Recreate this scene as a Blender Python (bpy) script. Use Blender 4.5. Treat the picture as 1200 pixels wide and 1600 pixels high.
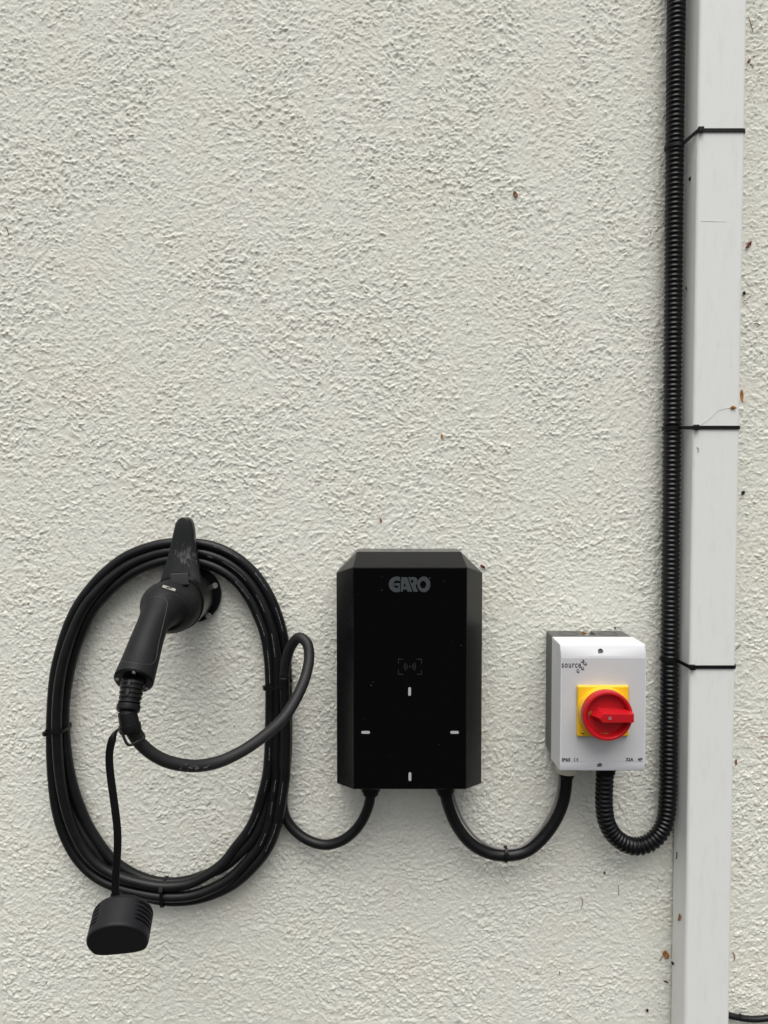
import bpy, bmesh, math, random
import numpy as np
from mathutils import Vector, Matrix
from mathutils.bvhtree import BVHTree

random.seed(7)
for _o in list(bpy.data.objects):
    bpy.data.objects.remove(_o, do_unlink=True)
SC = bpy.context.scene
COL = SC.collection

# ------------------------------------------------------------------ camera
CAM_Z = 1.45            # the ground is z = 0, the wall is the plane y = 0
PITCH = math.radians(2.1)
FPX = 26.0 / 36.0 * 1600.0
cam_data = bpy.data.cameras.new('camera')
cam_data.sensor_fit = 'VERTICAL'
cam_data.sensor_height = 36.0
cam_data.lens = 26.0
cam_data.clip_start = 0.02
cam_data.clip_end = 2000.0
cam = bpy.data.objects.new('camera', cam_data)
cam.location = (0.0, -1.0, CAM_Z)
cam.rotation_euler = (math.radians(90) - PITCH, 0.0, 0.0)
COL.objects.link(cam)
SC.camera = cam

# ------------------------------------------------------------------ sky, sun, exposure
SUN_EL = math.radians(66)
SUN_AZ = math.radians(10)           # a little right of straight in front of the wall
world = bpy.data.worlds.new('World')
SC.world = world
world.use_nodes = True
wn = world.node_tree.nodes
wl = world.node_tree.links
wn.clear()
sky = wn.new('ShaderNodeTexSky')
sky.sky_type = 'NISHITA'
sky.sun_disc = False
sky.sun_elevation = SUN_EL
sky.sun_rotation = math.radians(180) + SUN_AZ
sky.air_density = 1.0
sky.dust_density = 5.0
sky.ozone_density = 1.0
hs = wn.new('ShaderNodeHueSaturation')
hs.inputs['Saturation'].default_value = 0.22     # overcast: nearly colourless cloud light
bg = wn.new('ShaderNodeBackground')
bg.inputs['Strength'].default_value = 0.085
wo = wn.new('ShaderNodeOutputWorld')
wl.new(sky.outputs[0], hs.inputs['Color'])
wl.new(hs.outputs[0], bg.inputs['Color'])
wl.new(bg.outputs[0], wo.inputs['Surface'])

sun_data = bpy.data.lights.new('sun', 'SUN')
sun_data.energy = 1.35
sun_data.angle = math.radians(52)
sun_data.color = (1.0, 0.97, 0.92)
sun = bpy.data.objects.new('sun', sun_data)
sdir = Vector((math.sin(SUN_AZ) * math.cos(SUN_EL), -math.cos(SUN_AZ) * math.cos(SUN_EL), math.sin(SUN_EL)))
sun.rotation_euler = sdir.to_track_quat('Z', 'Y').to_euler()
sun.location = sdir * 20
COL.objects.link(sun)

SC.view_settings.view_transform = 'Standard'
SC.view_settings.look = 'None'
SC.view_settings.gamma = 1.0
SC.view_settings.use_curve_mapping = False
SC.view_settings.exposure = 0.75

# ------------------------------------------------------------------ helpers
CF = Vector((0, math.cos(PITCH), -math.sin(PITCH)))
CU = Vector((0, math.sin(PITCH), math.cos(PITCH)))
CAMP = Vector(cam.location)


def ray(px, py):
    return CF + Vector((1, 0, 0)) * ((px - 600.0) / FPX) - CU * ((py - 800.0) / FPX)


def P(px, py, h):
    """the point at distance h in front of the wall that the photograph shows at px, py"""
    d = ray(px, py)
    return CAMP + d * ((1.0 - h) / d.y)


def X(px, py, h): return P(px, py, h).x
def Z(px, py, h): return P(px, py, h).z


def empty(name, loc, label, cat, group=None):
    o = bpy.data.objects.new(name, None)
    o.location = loc
    o.empty_display_size = 0.02
    COL.objects.link(o)
    return tag(o, label, cat, group)


def tag(o, label, cat, group=None):
    o['label'] = label
    o['category'] = cat
    if group:
        o['group'] = group
    return o


def link(name, me, mat, parent=None, smooth=True, auto=None):
    o = bpy.data.objects.new(name, me)
    COL.objects.link(o)
    if mat is not None:
        me.materials.clear()
        me.materials.append(mat)
    if smooth:
        me.polygons.foreach_set('use_smooth', [True] * len(me.polygons))
        if auto:
            me.set_sharp_from_angle(angle=math.radians(auto))
            wm = o.modifiers.new('weighted', 'WEIGHTED_NORMAL')
            wm.keep_sharp = True
            wm.weight = 80
    if parent is not None:
        o.parent = parent
        off = Vector(parent.location) if parent.parent is None else Vector((0, 0, 0))
        o.matrix_parent_inverse = Matrix.Translation(-off)
    return o


def mesh(verts, faces):
    me = bpy.data.meshes.new('mesh')
    me.from_pydata([tuple(v) for v in verts], [], faces)
    bm = bmesh.new()
    bm.from_mesh(me)
    bmesh.ops.recalc_face_normals(bm, faces=bm.faces)
    bm.to_mesh(me)
    bm.free()
    me.update()
    return me


def join_meshes(meshes):
    bm = bmesh.new()
    for m in meshes:
        bm.from_mesh(m)
    me = bpy.data.meshes.new('mesh')
    bm.to_mesh(me)
    bm.free()
    return me


def bevelled(me, w, seg=2, angle=30):
    bm = bmesh.new()
    bm.from_mesh(me)
    ed = [e for e in bm.edges if len(e.link_faces) == 2 and e.calc_face_angle(0) > math.radians(angle)]
    bmesh.ops.bevel(bm, geom=ed, offset=w, segments=seg, profile=0.5, affect='EDGES', clamp_overlap=True)
    bm.to_mesh(me)
    bm.free()
    return me


def box(x0, x1, h0, h1, z0, z1, bev=0.0, seg=2):
    """h = distance from the wall (towards the camera)"""
    v = [(x, -h, z) for h in (h0, h1) for z in (z0, z1) for x in (x0, x1)]
    f = [(0, 1, 3, 2), (4, 6, 7, 5), (0, 4, 5, 1), (2, 3, 7, 6), (0, 2, 6, 4), (1, 5, 7, 3)]
    me = mesh(v, f)
    if bev:
        bevelled(me, bev, seg)
    return me


def prism_xz(poly, h0, h1, bev=0.0, seg=2, poly2=None):
    n = len(poly)
    q = poly2 or poly
    v = [(x, -h0, z) for x, z in poly] + [(x, -h1, z) for x, z in q]
    f = [tuple(range(n)), tuple(range(2 * n - 1, n - 1, -1))] + [(i, (i + 1) % n, n + (i + 1) % n, n + i) for i in range(n)]
    me = mesh(v, f)
    if bev:
        bevelled(me, bev, seg)
    return me


def extrude_x(profile, x0, x1, bev=0.0, seg=2):
    """profile: list of (h, z)"""
    n = len(profile)
    v = [(x0, -h, z) for h, z in profile] + [(x1, -h, z) for h, z in profile]
    f = [tuple(range(n)), tuple(range(2 * n - 1, n - 1, -1))] + [(i, (i + 1) % n, n + (i + 1) % n, n + i) for i in range(n)]
    me = mesh(v, f)
    if bev:
        bevelled(me, bev, seg)
    return me


def catmull(pts, step):
    pts = [Vector(p) for p in pts]
    out = []
    n = len(pts)
    for i in range(n - 1):
        p0 = pts[max(i - 1, 0)]
        p1, p2 = pts[i], pts[i + 1]
        p3 = pts[min(i + 2, n - 1)]
        t0 = 0.0
        t1 = t0 + max((p1 - p0).length, 1e-5) ** 0.5
        t2 = t1 + max((p2 - p1).length, 1e-5) ** 0.5
        t3 = t2 + max((p3 - p2).length, 1e-5) ** 0.5
        if i == 0:
            p0 = p1 - (p2 - p1)
            t1 = (p2 - p1).length ** 0.5
            t2 = t1 + (p2 - p1).length ** 0.5
            t3 = t2 + max((p3 - p2).length, 1e-5) ** 0.5
        if i == n - 2:
            p3 = p2 + (p2 - p1)
            t3 = t2 + (p2 - p1).length ** 0.5
        m = max(2, int((p2 - p1).length / step + 0.5))
        for k in range(m):
            t = t1 + (t2 - t1) * k / m
            a1 = p0 * ((t1 - t) / (t1 - t0)) + p1 * ((t - t0) / (t1 - t0))
            a2 = p1 * ((t2 - t) / (t2 - t1)) + p2 * ((t - t1) / (t2 - t1))
            a3 = p2 * ((t3 - t) / (t3 - t2)) + p3 * ((t - t2) / (t3 - t2))
            b1 = a1 * ((t2 - t) / (t2 - t0)) + a2 * ((t - t0) / (t2 - t0))
            b2 = a2 * ((t3 - t) / (t3 - t1)) + a3 * ((t - t1) / (t3 - t1))
            out.append(b1 * ((t2 - t) / (t2 - t1)) + b2 * ((t - t1) / (t2 - t1)))
    out.append(pts[-1])
    return out


def resample(pts, step):
    d = [0.0]
    for a, b in zip(pts, pts[1:]):
        d.append(d[-1] + (b - a).length)
    L = d[-1]
    n = max(2, int(round(L / step)))
    out = []
    j = 0
    for i in range(n + 1):
        s = L * i / n
        while j < len(d) - 2 and d[j + 1] < s:
            j += 1
        t = (s - d[j]) / max(d[j + 1] - d[j], 1e-9)
        out.append(pts[j].lerp(pts[j + 1], t))
    return out


def frames(path, up=None):
    n = len(path)
    T = []
    for i in range(n):
        a = path[max(i - 1, 0)]
        b = path[min(i + 1, n - 1)]
        T.append((b - a).normalized())
    N = []
    ref = Vector(up) if up is not None else (Vector((0, 1, 0)) if abs(T[0].y) < 0.9 else Vector((1, 0, 0)))
    nn = (ref - T[0] * ref.dot(T[0])).normalized()
    for i in range(n):
        nn = (nn - T[i] * nn.dot(T[i])).normalized()
        N.append(nn.copy())
    return T, N


def tube(path, rad, seg=16, up=None, rx=None, caps=True):
    """rad: number or list; rx: optional list of a second half-axis"""
    T, N = frames(path, up)
    n = len(path)
    v, f = [], []
    for i in range(n):
        r = rad[i] if hasattr(rad, '__len__') else rad
        r2 = r if rx is None else (rx[i] if hasattr(rx, '__len__') else rx)
        B = T[i].cross(N[i])
        for k in range(seg):
            a = 2 * math.pi * k / seg
            v.append(path[i] + N[i] * (math.cos(a) * r) + B * (math.sin(a) * r2))
    for i in range(n - 1):
        for k in range(seg):
            k2 = (k + 1) % seg
            f.append((i * seg + k, i * seg + k2, (i + 1) * seg + k2, (i + 1) * seg + k))
    if caps:
        f.append(tuple(range(seg)))
        f.append(tuple(range((n - 1) * seg, n * seg)))
    return mesh(v, f)


def lathe(origin, axis, prof, seg=40, up=(0, 0, 1)):
    """prof: list of (t along axis, radius)"""
    axis = Vector(axis).normalized()
    path = [Vector(origin) + axis * t for t, r in prof]
    u = Vector(up)
    if abs(u.dot(axis)) > .95:
        u = Vector((0, -1, 0))
    u = (u - axis * u.dot(axis)).normalized()
    w = axis.cross(u)
    v, f = [], []
    n = len(prof)
    for i, (t, r) in enumerate(prof):
        for k in range(seg):
            a = 2 * math.pi * k / seg
            v.append(path[i] + (u * math.cos(a) + w * math.sin(a)) * max(r, 1e-5))
    for i in range(n - 1):
        for k in range(seg):
            k2 = (k + 1) % seg
            f.append((i * seg + k, i * seg + k2, (i + 1) * seg + k2, (i + 1) * seg + k))
    f.append(tuple(range(seg)))
    f.append(tuple(range((n - 1) * seg, n * seg)))
    return mesh(v, f)


def ribbon(path, wdir, width, thick, closed=False, bev=0.0):
    """a flat strap; wdir = direction of its width (fixed or per point)"""
    n = len(path)
    v, f = [], []
    for i in range(n):
        if closed:
            t = (path[(i + 1) % n] - path[i - 1]).normalized()
        else:
            t = (path[min(i + 1, n - 1)] - path[max(i - 1, 0)]).normalized()
        wd = Vector(wdir[i] if isinstance(wdir, list) else wdir)
        wd = (wd - t * wd.dot(t)).normalized()
        nn = t.cross(wd)
        w = width[i] if hasattr(width, '__len__') else width
        for a, b in ((-1, -1), (1, -1), (1, 1), (-1, 1)):
            v.append(path[i] + wd * (a * w / 2) + nn * (b * thick / 2))
    m = n if closed else n - 1
    for i in range(m):
        j = (i + 1) % n
        for k in range(4):
            k2 = (k + 1) % 4
            f.append((i * 4 + k, i * 4 + k2, j * 4 + k2, j * 4 + k))
    if not closed:
        f.append((0, 1, 2, 3))
        f.append(tuple(range((n - 1) * 4, n * 4)))
    return mesh(v, f)


def obox(c, ax, ay, az, sx, sy, sz, bev=0.0, seg=2):
    """box with its own axes"""
    ax, ay, az = Vector(ax).normalized(), Vector(ay).normalized(), Vector(az).normalized()
    c = Vector(c)
    v = [c + ax * (i * sx / 2) + ay * (j * sy / 2) + az * (k * sz / 2) for j in (-1, 1) for k in (-1, 1) for i in (-1, 1)]
    f = [(0, 1, 3, 2), (4, 6, 7, 5), (0, 4, 5, 1), (2, 3, 7, 6), (0, 2, 6, 4), (1, 5, 7, 3)]
    me = mesh(v, f)
    if bev:
        bevelled(me, bev, seg)
    return me


def flat2d(loops, h, thick=0.0003, conv=None):
    """filled flat print on a surface parallel to the wall. loops: closed lists of (x, z) in metres"""
    cu = bpy.data.curves.new('print', 'CURVE')
    cu.dimensions = '2D'
    cu.fill_mode = 'BOTH'
    cu.extrude = thick / 2
    for lp in loops:
        s = cu.splines.new('POLY')
        s.points.add(len(lp) - 1)
        for i, (x, z) in enumerate(lp):
            s.points[i].co = (x, z, 0, 1)
        s.use_cyclic_u = True
    o = bpy.data.objects.new('print', cu)
    me = bpy.data.meshes.new_from_object(o)
    bpy.data.objects.remove(o)
    bpy.data.curves.remove(cu)
    for vv in me.vertices:
        x, z, d = vv.co
        vv.co = (x, -(h + d), z)
    me.flip_normals()
    me.update()
    return me


def text_mesh(s, x0, x1, z0, z1, h, thick=0.0003, weight=0.0, space=1.0):
    """text squeezed into the given rectangle"""
    cu = bpy.data.curves.new('print', 'FONT')
    cu.body = s
    cu.size = 1.0
    cu.offset = weight
    cu.space_character = space
    cu.fill_mode = 'BOTH'
    cu.extrude = 0.0
    cu.resolution_u = 4
    o = bpy.data.objects.new('print', cu)
    me = bpy.data.meshes.new_from_object(o)
    bpy.data.objects.remove(o)
    xs = [v.co.x for v in me.vertices]
    ys = [v.co.y for v in me.vertices]
    a, b, c, d = min(xs), max(xs), min(ys), max(ys)
    for v in me.vertices:
        v.co = (x0 + (v.co.x - a) / (b - a) * (x1 - x0), -h, z0 + (v.co.y - c) / (d - c) * (z1 - z0))
    me.update()
    return me


def boolean_cut(me, cutters):
    o = bpy.data.objects.new('tmp', me)
    COL.objects.link(o)
    cs = []
    for c in cutters:
        co = bpy.data.objects.new('tmpc', c)
        COL.objects.link(co)
        cs.append(co)
        m = o.modifiers.new('b', 'BOOLEAN')
        m.operation = 'DIFFERENCE'
        m.solver = 'EXACT'
        m.object = co
    dg = bpy.context.evaluated_depsgraph_get()
    r = bpy.data.meshes.new_from_object(o.evaluated_get(dg))
    for q in cs + [o]:
        bpy.data.objects.remove(q, do_unlink=True)
    return r


# ------------------------------------------------------------------ materials
def material(name, color, rough=0.5, spec=0.5, var=0.0, vscale=40.0, color2=None, bump=0.0, bscale=900.0, rvar=0.0, coat=0.0):
    m = bpy.data.materials.new(name)
    m.use_nodes = True
    nt = m.node_tree
    b = nt.nodes['Principled BSDF']
    b.inputs['Roughness'].default_value = rough
    b.inputs['Specular IOR Level'].default_value = spec
    b.inputs['Coat Weight'].default_value = coat
    tc = nt.nodes.new('ShaderNodeTexCoord')
    col = tuple(color) + (1.0,)
    b.inputs['Base Color'].default_value = col
    if var or color2:
        nz = nt.nodes.new('ShaderNodeTexNoise')
        nz.inputs['Scale'].default_value = vscale
        nz.inputs['Detail'].default_value = 6
        nz.inputs['Roughness'].default_value = 0.65
        nt.links.new(tc.outputs['Object'], nz.inputs['Vector'])
        rp = nt.nodes.new('ShaderNodeValToRGB')
        rp.color_ramp.elements[0].position = 0.35
        rp.color_ramp.elements[1].position = 0.70
        rp.color_ramp.elements[0].color = col
        c2 = color2 or tuple(min(1, c * (1 + var)) for c in color)
        rp.color_ramp.elements[1].color = tuple(c2) + (1.0,)
        nt.links.new(nz.outputs['Fac'], rp.inputs['Fac'])
        nt.links.new(rp.outputs['Color'], b.inputs['Base Color'])
        if rvar:
            mr = nt.nodes.new('ShaderNodeMapRange')
            mr.inputs['To Min'].default_value = max(0.02, rough - rvar)
            mr.inputs['To Max'].default_value = min(1, rough + rvar)
            nt.links.new(nz.outputs['Fac'], mr.inputs['Value'])
            nt.links.new(mr.outputs['Result'], b.inputs['Roughness'])
    if bump:
        n2 = nt.nodes.new('ShaderNodeTexNoise')
        n2.inputs['Scale'].default_value = bscale
        n2.inputs['Detail'].default_value = 3
        nt.links.new(tc.outputs['Object'], n2.inputs['Vector'])
        bp = nt.nodes.new('ShaderNodeBump')
        bp.inputs['Strength'].default_value = 1.0
        bp.inputs['Distance'].default_value = bump
        nt.links.new(n2.outputs['Fac'], bp.inputs['Height'])
        nt.links.new(bp.outputs['Normal'], b.inputs['Normal'])
    return m


def wall_material():
    m = bpy.data.materials.new('painted_stucco')
    m.use_nodes = True
    nt = m.node_tree
    b = nt.nodes['Principled BSDF']
    b.inputs['Roughness'].default_value = 0.85
    b.inputs['Specular IOR Level'].default_value = 0.25
    tc = nt.nodes.new('ShaderNodeTexCoord')

    def noise(sc, det=4, rg=0.55):
        n = nt.nodes.new('ShaderNodeTexNoise')
        n.inputs['Scale'].default_value = sc
        n.inputs['Detail'].default_value = det
        n.inputs['Roughness'].default_value = rg
        nt.links.new(tc.outputs['Object'], n.inputs['Vector'])
        return n

    def ramp(src, p0, p1, c0, c1):
        r = nt.nodes.new('ShaderNodeValToRGB')
        r.color_ramp.elements[0].position = p0
        r.color_ramp.elements[1].position = p1
        r.color_ramp.elements[0].color = tuple(c0) + (1,)
        r.color_ramp.elements[1].color = tuple(c1) + (1,)
        nt.links.new(src, r.inputs['Fac'])
        return r

    base = ramp(noise(3.5, 5).outputs['Fac'], 0.3, 0.7, (0.737, 0.737, 0.655), (0.748, 0.746, 0.676))
    pink = ramp(noise(11.0, 4, 0.6).outputs['Fac'], 0.50, 0.74, (1, 1, 1), (1.0, 0.965, 0.945))
    dirt = ramp(noise(260.0, 5, 0.7).outputs['Fac'], 0.58, 0.80, (1, 1, 1), (0.80, 0.79, 0.74))
    prev = base.outputs['Color']
    for r in (pink, dirt):
        mx = nt.nodes.new('ShaderNodeMix')
        mx.data_type = 'RGBA'
        mx.blend_type = 'MULTIPLY'
        mx.inputs['Factor'].default_value = 1.0
        nt.links.new(prev, mx.inputs['A'])
        nt.links.new(r.outputs['Color'], mx.inputs['B'])
        prev = mx.outputs['Result']
    nt.links.new(prev, b.inputs['Base Color'])
    n1 = noise(700.0, 4, 0.6)
    bp = nt.nodes.new('ShaderNodeBump')
    bp.inputs['Strength'].default_value = 1.0
    bp.inputs['Distance'].default_value = 0.0006
    nt.links.new(n1.outputs['Fac'], bp.inputs['Height'])
    nt.links.new(bp.outputs['Normal'], b.inputs['Normal'])
    return m


def pipe_material():
    m = bpy.data.materials.new('white_upvc')
    m.use_nodes = True
    nt = m.node_tree
    b = nt.nodes['Principled BSDF']
    b.inputs['Roughness'].default_value = 0.42
    tc = nt.nodes.new('ShaderNodeTexCoord')
    mp = nt.nodes.new('ShaderNodeMapping')
    mp.inputs['Scale'].default_value = (1.0, 1.0, 0.22)
    nt.links.new(tc.outputs['Object'], mp.inputs['Vector'])
    n1 = nt.nodes.new('ShaderNodeTexNoise')           # vertical run-off grime
    n1.inputs['Scale'].default_value = 110.0
    n1.inputs['Detail'].default_value = 6
    n1.inputs['Roughness'].default_value = 0.7
    nt.links.new(mp.outputs['Vector'], n1.inputs['Vector'])
    r1 = nt.nodes.new('ShaderNodeValToRGB')
    r1.color_ramp.elements[0].position = 0.50
    r1.color_ramp.elements[1].position = 0.82
    r1.color_ramp.elements[0].color = (0.765, 0.775, 0.755, 1)
    r1.color_ramp.elements[1].color = (0.70, 0.70, 0.66, 1)
    nt.links.new(n1.outputs['Fac'], r1.inputs['Fac'])
    n2 = nt.nodes.new('ShaderNodeTexNoise')           # fly specks
    n2.inputs['Scale'].default_value = 330.0
    n2.inputs['Detail'].default_value = 2
    nt.links.new(tc.outputs['Object'], n2.inputs['Vector'])
    r2 = nt.nodes.new('ShaderNodeValToRGB')
    r2.color_ramp.elements[0].position = 0.77
    r2.color_ramp.elements[1].position = 0.82
    r2.color_ramp.elements[0].color = (1, 1, 1, 1)
    r2.color_ramp.elements[1].color = (0.35, 0.33, 0.30, 1)
    nt.links.new(n2.outputs['Fac'], r2.inputs['Fac'])
    mx = nt.nodes.new('ShaderNodeMix')
    mx.data_type = 'RGBA'
    mx.blend_type = 'MULTIPLY'
    mx.inputs['Factor'].default_value = 1.0
    nt.links.new(r1.outputs['Color'], mx.inputs['A'])
    nt.links.new(r2.outputs['Color'], mx.inputs['B'])
    nt.links.new(mx.outputs['Result'], b.inputs['Base Color'])
    bp = nt.nodes.new('ShaderNodeBump')
    bp.inputs['Distance'].default_value = 0.00012
    nt.links.new(n1.outputs['Fac'], bp.inputs['Height'])
    nt.links.new(bp.outputs['Normal'], b.inputs['Normal'])
    return m


def scuffed_material():
    """glossy black plastic with pale rub marks"""
    m = material('black_hook_plastic', (0.006, 0.0065, 0.0065), 0.24, 0.35, bump=0.00004, bscale=300)
    nt = m.node_tree
    b = nt.nodes['Principled BSDF']
    tc = nt.nodes.new('ShaderNodeTexCoord')
    mp = nt.nodes.new('ShaderNodeMapping')
    mp.inputs['Scale'].default_value = (1.0, 1.0, 0.4)
    nt.links.new(tc.outputs['Object'], mp.inputs['Vector'])
    n = nt.nodes.new('ShaderNodeTexNoise')
    n.inputs['Scale'].default_value = 330
    n.inputs['Detail'].default_value = 7
    n.inputs['Roughness'].default_value = 0.75
    nt.links.new(mp.outputs['Vector'], n.inputs['Vector'])
    n3 = nt.nodes.new('ShaderNodeVectorMath')
    n3.operation = 'DISTANCE'
    c = P(290, 868, 0.055)
    n3.inputs[1].default_value = c
    nt.links.new(tc.outputs['Object'], n3.inputs[0])
    mr = nt.nodes.new('ShaderNodeMapRange')
    mr.inputs['From Min'].default_value = 0.004
    mr.inputs['From Max'].default_value = 0.026
    mr.inputs['To Min'].default_value = 0.16
    mr.inputs['To Max'].default_value = -0.1
    nt.links.new(n3.outputs['Value'], mr.inputs['Value'])
    ad = nt.nodes.new('ShaderNodeMath')
    nt.links.new(n.outputs['Fac'], ad.inputs[0])
    nt.links.new(mr.outputs['Result'], ad.inputs[1])
    rp = nt.nodes.new('ShaderNodeValToRGB')
    rp.color_ramp.elements[0].position = 0.58
    rp.color_ramp.elements[1].position = 0.82
    rp.color_ramp.elements[0].color = (0.006, 0.0065, 0.0065, 1)
    rp.color_ramp.elements[1].color = (0.13, 0.13, 0.13, 1)
    nt.links.new(ad.outputs[0], rp.inputs['Fac'])
    nt.links.new(rp.outputs['Color'], b.inputs['Base Color'])
    return m


M = {
    'wall': wall_material(),
    'pipe': pipe_material(),
    'asphalt': material('asphalt', (0.040, 0.040, 0.042), 0.95, 0.0, color2=(0.07, 0.068, 0.065), vscale=60, bump=0.004, bscale=120),
    'masonry': material('masonry', (0.35, 0.33, 0.30), 0.9),
    'rubber': material('black_cable_rubber', (0.0045, 0.005, 0.0055), 0.40, 0.3, color2=(0.008, 0.008, 0.009), vscale=90, bump=0.00005, bscale=700, rvar=0.08),
    'tail': material('black_matt_rubber_lit', (0.011, 0.011, 0.012), 0.55, 0.35, color2=(0.016, 0.0155, 0.0155), vscale=60, bump=0.00005, bscale=900),  # matt copy of the cable rubber, light on the free end painted in
    'conduit': material('black_conduit_plastic', (0.003, 0.0034, 0.0044), 0.28, 0.3),
    'tie': material('black_nylon', (0.004, 0.004, 0.004), 0.42, 0.28),
    'housing': material('charger_housing_plastic', (0.006, 0.006, 0.007), 0.24, 0.3, bump=0.00004, bscale=1400),
    'glass': material('charger_black_glass', (0.0012, 0.0012, 0.0016), 0.05, 0.28),
    'logo': material('grey_print', (0.040, 0.047, 0.051), 0.5),
    'dim': material('dim_print', (0.020, 0.020, 0.022), 0.5),
    'bar': material('light_bar_diffuser', (0.42, 0.43, 0.44), 0.35),
    'plug': material('plug_soft_black', (0.0065, 0.0068, 0.0082), 0.55, 0.25, bump=0.00004, bscale=1600),
    'plug_dark': material('plug_dark_plastic', (0.0035, 0.0035, 0.004), 0.4, 0.28),
    'seam': material('plug_seam', (0.045, 0.046, 0.048), 0.5),
    'badge': material('pale_badge', (0.30, 0.29, 0.26), 0.5),
    'steel': material('screw_steel', (0.40, 0.40, 0.39), 0.35),
    'hook': scuffed_material(),
    'cap': material('cap_soft_black', (0.0085, 0.008, 0.010), 0.55, 0.28, bump=0.00004, bscale=1500),
    'lid': material('light_grey_enclosure', (0.66, 0.67, 0.69), 0.42, 0.5, var=0.03, vscale=30, bump=0.00003, bscale=1500),
    'label': material('grey_face_label', (0.54, 0.55, 0.565), 0.36, 0.5, color2=(0.56, 0.565, 0.575), vscale=25),
    'base': material('dark_grey_enclosure', (0.082, 0.082, 0.080), 0.5, 0.5, var=0.25, vscale=80, bump=0.00006, bscale=900),
    'hole': material('dark_recess', (0.03, 0.03, 0.032), 0.7),
    'holesteel': material('recessed_screw', (0.22, 0.22, 0.225), 0.5),
    'yellow': material('yellow_plastic', (0.83, 0.49, 0.018), 0.36, 0.5, var=0.04, vscale=60),
    'red': material('red_plastic', (0.47, 0.007, 0.013), 0.34, 0.5, var=0.05, vscale=60),
    'darkyellow': material('worn_yellow_mark', (0.30, 0.16, 0.02), 0.5),
    'ink': material('dark_grey_ink', (0.045, 0.045, 0.055), 0.6),
    'cream': material('cream_gland', (0.62, 0.59, 0.47), 0.5),
    'wire': material('grey_data_wire', (0.20, 0.185, 0.185), 0.5),
    'leafbrown': material('dry_leaf_brown', (0.20, 0.085, 0.035), 0.7, 0.3, color2=(0.30, 0.14, 0.05), vscale=400),
    'leaforange': material('dry_leaf_orange', (0.42, 0.19, 0.05), 0.7, 0.3, color2=(0.30, 0.12, 0.04), vscale=400),
    'leafred': material('dry_leaf_red', (0.14, 0.032, 0.020), 0.6, 0.3, color2=(0.20, 0.06, 0.03), vscale=400),
    'twig': material('dry_twig', (0.075, 0.045, 0.028), 0.8, 0.3),
    'grit': material('black_grit', (0.016, 0.014, 0.013), 0.7, 0.3),
    'stain': material('grime_line', (0.50, 0.49, 0.43), 0.8),
    'speck': material('dust_speck', (0.03, 0.031, 0.033), 0.8),
    'greyspeck': material('wall_speck', (0.10, 0.095, 0.085), 0.9),
    'print': material('cable_print', (0.14, 0.145, 0.145), 0.6),
}

# ------------------------------------------------------------------ the ground
gm = mesh([(-300, -600, 0), (300, -600, 0), (300, 30, 0), (-300, 30, 0)], [(0, 1, 2, 3)])
g = link('ground', gm, M['asphalt'], smooth=False)
g['kind'] = 'structure'

# ------------------------------------------------------------------ the stucco wall
NT = 1500
DXT = 0.001
_rng = np.random.default_rng(5)
_kx = np.fft.fftfreq(NT, DXT)[None, :]
_kz = np.fft.fftfreq(NT, DXT)[:, None]


def _filt(F):
    F[0, 0] = 0
    f = np.fft.ifft2(np.fft.fft2(_rng.standard_normal((NT, NT))) * F).real
    return f / f.std()


def band(lx, lz, bw):
    r = np.sqrt((_kx * lx) ** 2 + (_kz * lz) ** 2) + 1e-9
    return _filt(np.exp(-(np.log(r) / bw) ** 2))


def low(l):
    return _filt(np.exp(-((_kx * l) ** 2 + (_kz * l) ** 2) * 1.2))


def samp(f, u, v):
    u0 = np.floor(u)
    v0 = np.floor(v)
    a = u - u0
    b = v - v0
    i = u0.astype(int) % NT
    j = v0.astype(int) % NT
    i1 = (i + 1) % NT
    j1 = (j + 1) % NT
    return (f[j, i] * (1 - a) + f[j, i1] * a) * (1 - b) + (f[j1, i] * (1 - a) + f[j1, i1] * a) * b


def sstep(x, a, b):
    t = np.clip((x - a) / (b - a), 0, 1)
    return t * t * (3 - 2 * t)


def stucco():
    V, U = np.meshgrid(np.arange(NT, dtype=float), np.arange(NT, dtype=float), indexing='ij')
    w1, w2 = low(.07), low(.07)
    w3, w4 = low(.007), low(.007)
    U2 = U + w1 * 6 + w3 * 1.7
    V2 = V + w2 * 8 + w4 * 1.7
    ga = samp(band(.0165, .0098, .65), U2, V2)
    # trowel sweeps: longer lips that lean one way or the other from patch to patch
    lean = low(.16)
    gb = samp(band(.030, .0095, .6), U2 + .35 * V2, V2 - .35 * U2)
    gc = samp(band(.030, .0095, .6), U2 - .45 * V2, V2 + .45 * U2)
    k = sstep(low(.09), -.1, .9)
    gs = np.where(lean > 0, gb, gc) * sstep(np.abs(lean), 0, .25) + ga * (1 - sstep(np.abs(lean), 0, .25))
    g1 = ga * (1 - k) + gs * k
    g1 /= np.sqrt((1 - k) ** 2 + k ** 2)
    g2 = samp(band(.0100, .0068, .6), U2, V2)
    base = samp(band(.02, .013, .6), U2, V2)
    rough = 0.56 + 0.46 * sstep(.75 * low(.13) + .66 * low(.045), -1.3, 1.3)
    m1 = sstep(low(.0055), -.2, .7)
    m2 = sstep(low(.005), -.2, .8)
    r1 = np.exp(-(g1 / .36) ** 2) * m1
    r2 = np.exp(-(g2 / .42) ** 2) * m2
    h = (0.95 * r1 + .75 * r2 + .10 * base + .16 * np.tanh(g1 * 3) + .10 * np.tanh(-g2 * 3)) * rough + .085 * low(.0013) * (.5 + .5 * rough)
    return h * 1e-3 * 1.75


HT = stucco()


def wall_h(x, z):
    u = np.asarray(x, dtype=float) / DXT
    v = np.asarray(z, dtype=float) / DXT
    return samp(HT, u, v)


wall = empty('stucco_wall', (0, 0, 0), 'rough off-white stucco house wall behind all the equipment', 'wall')


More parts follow.
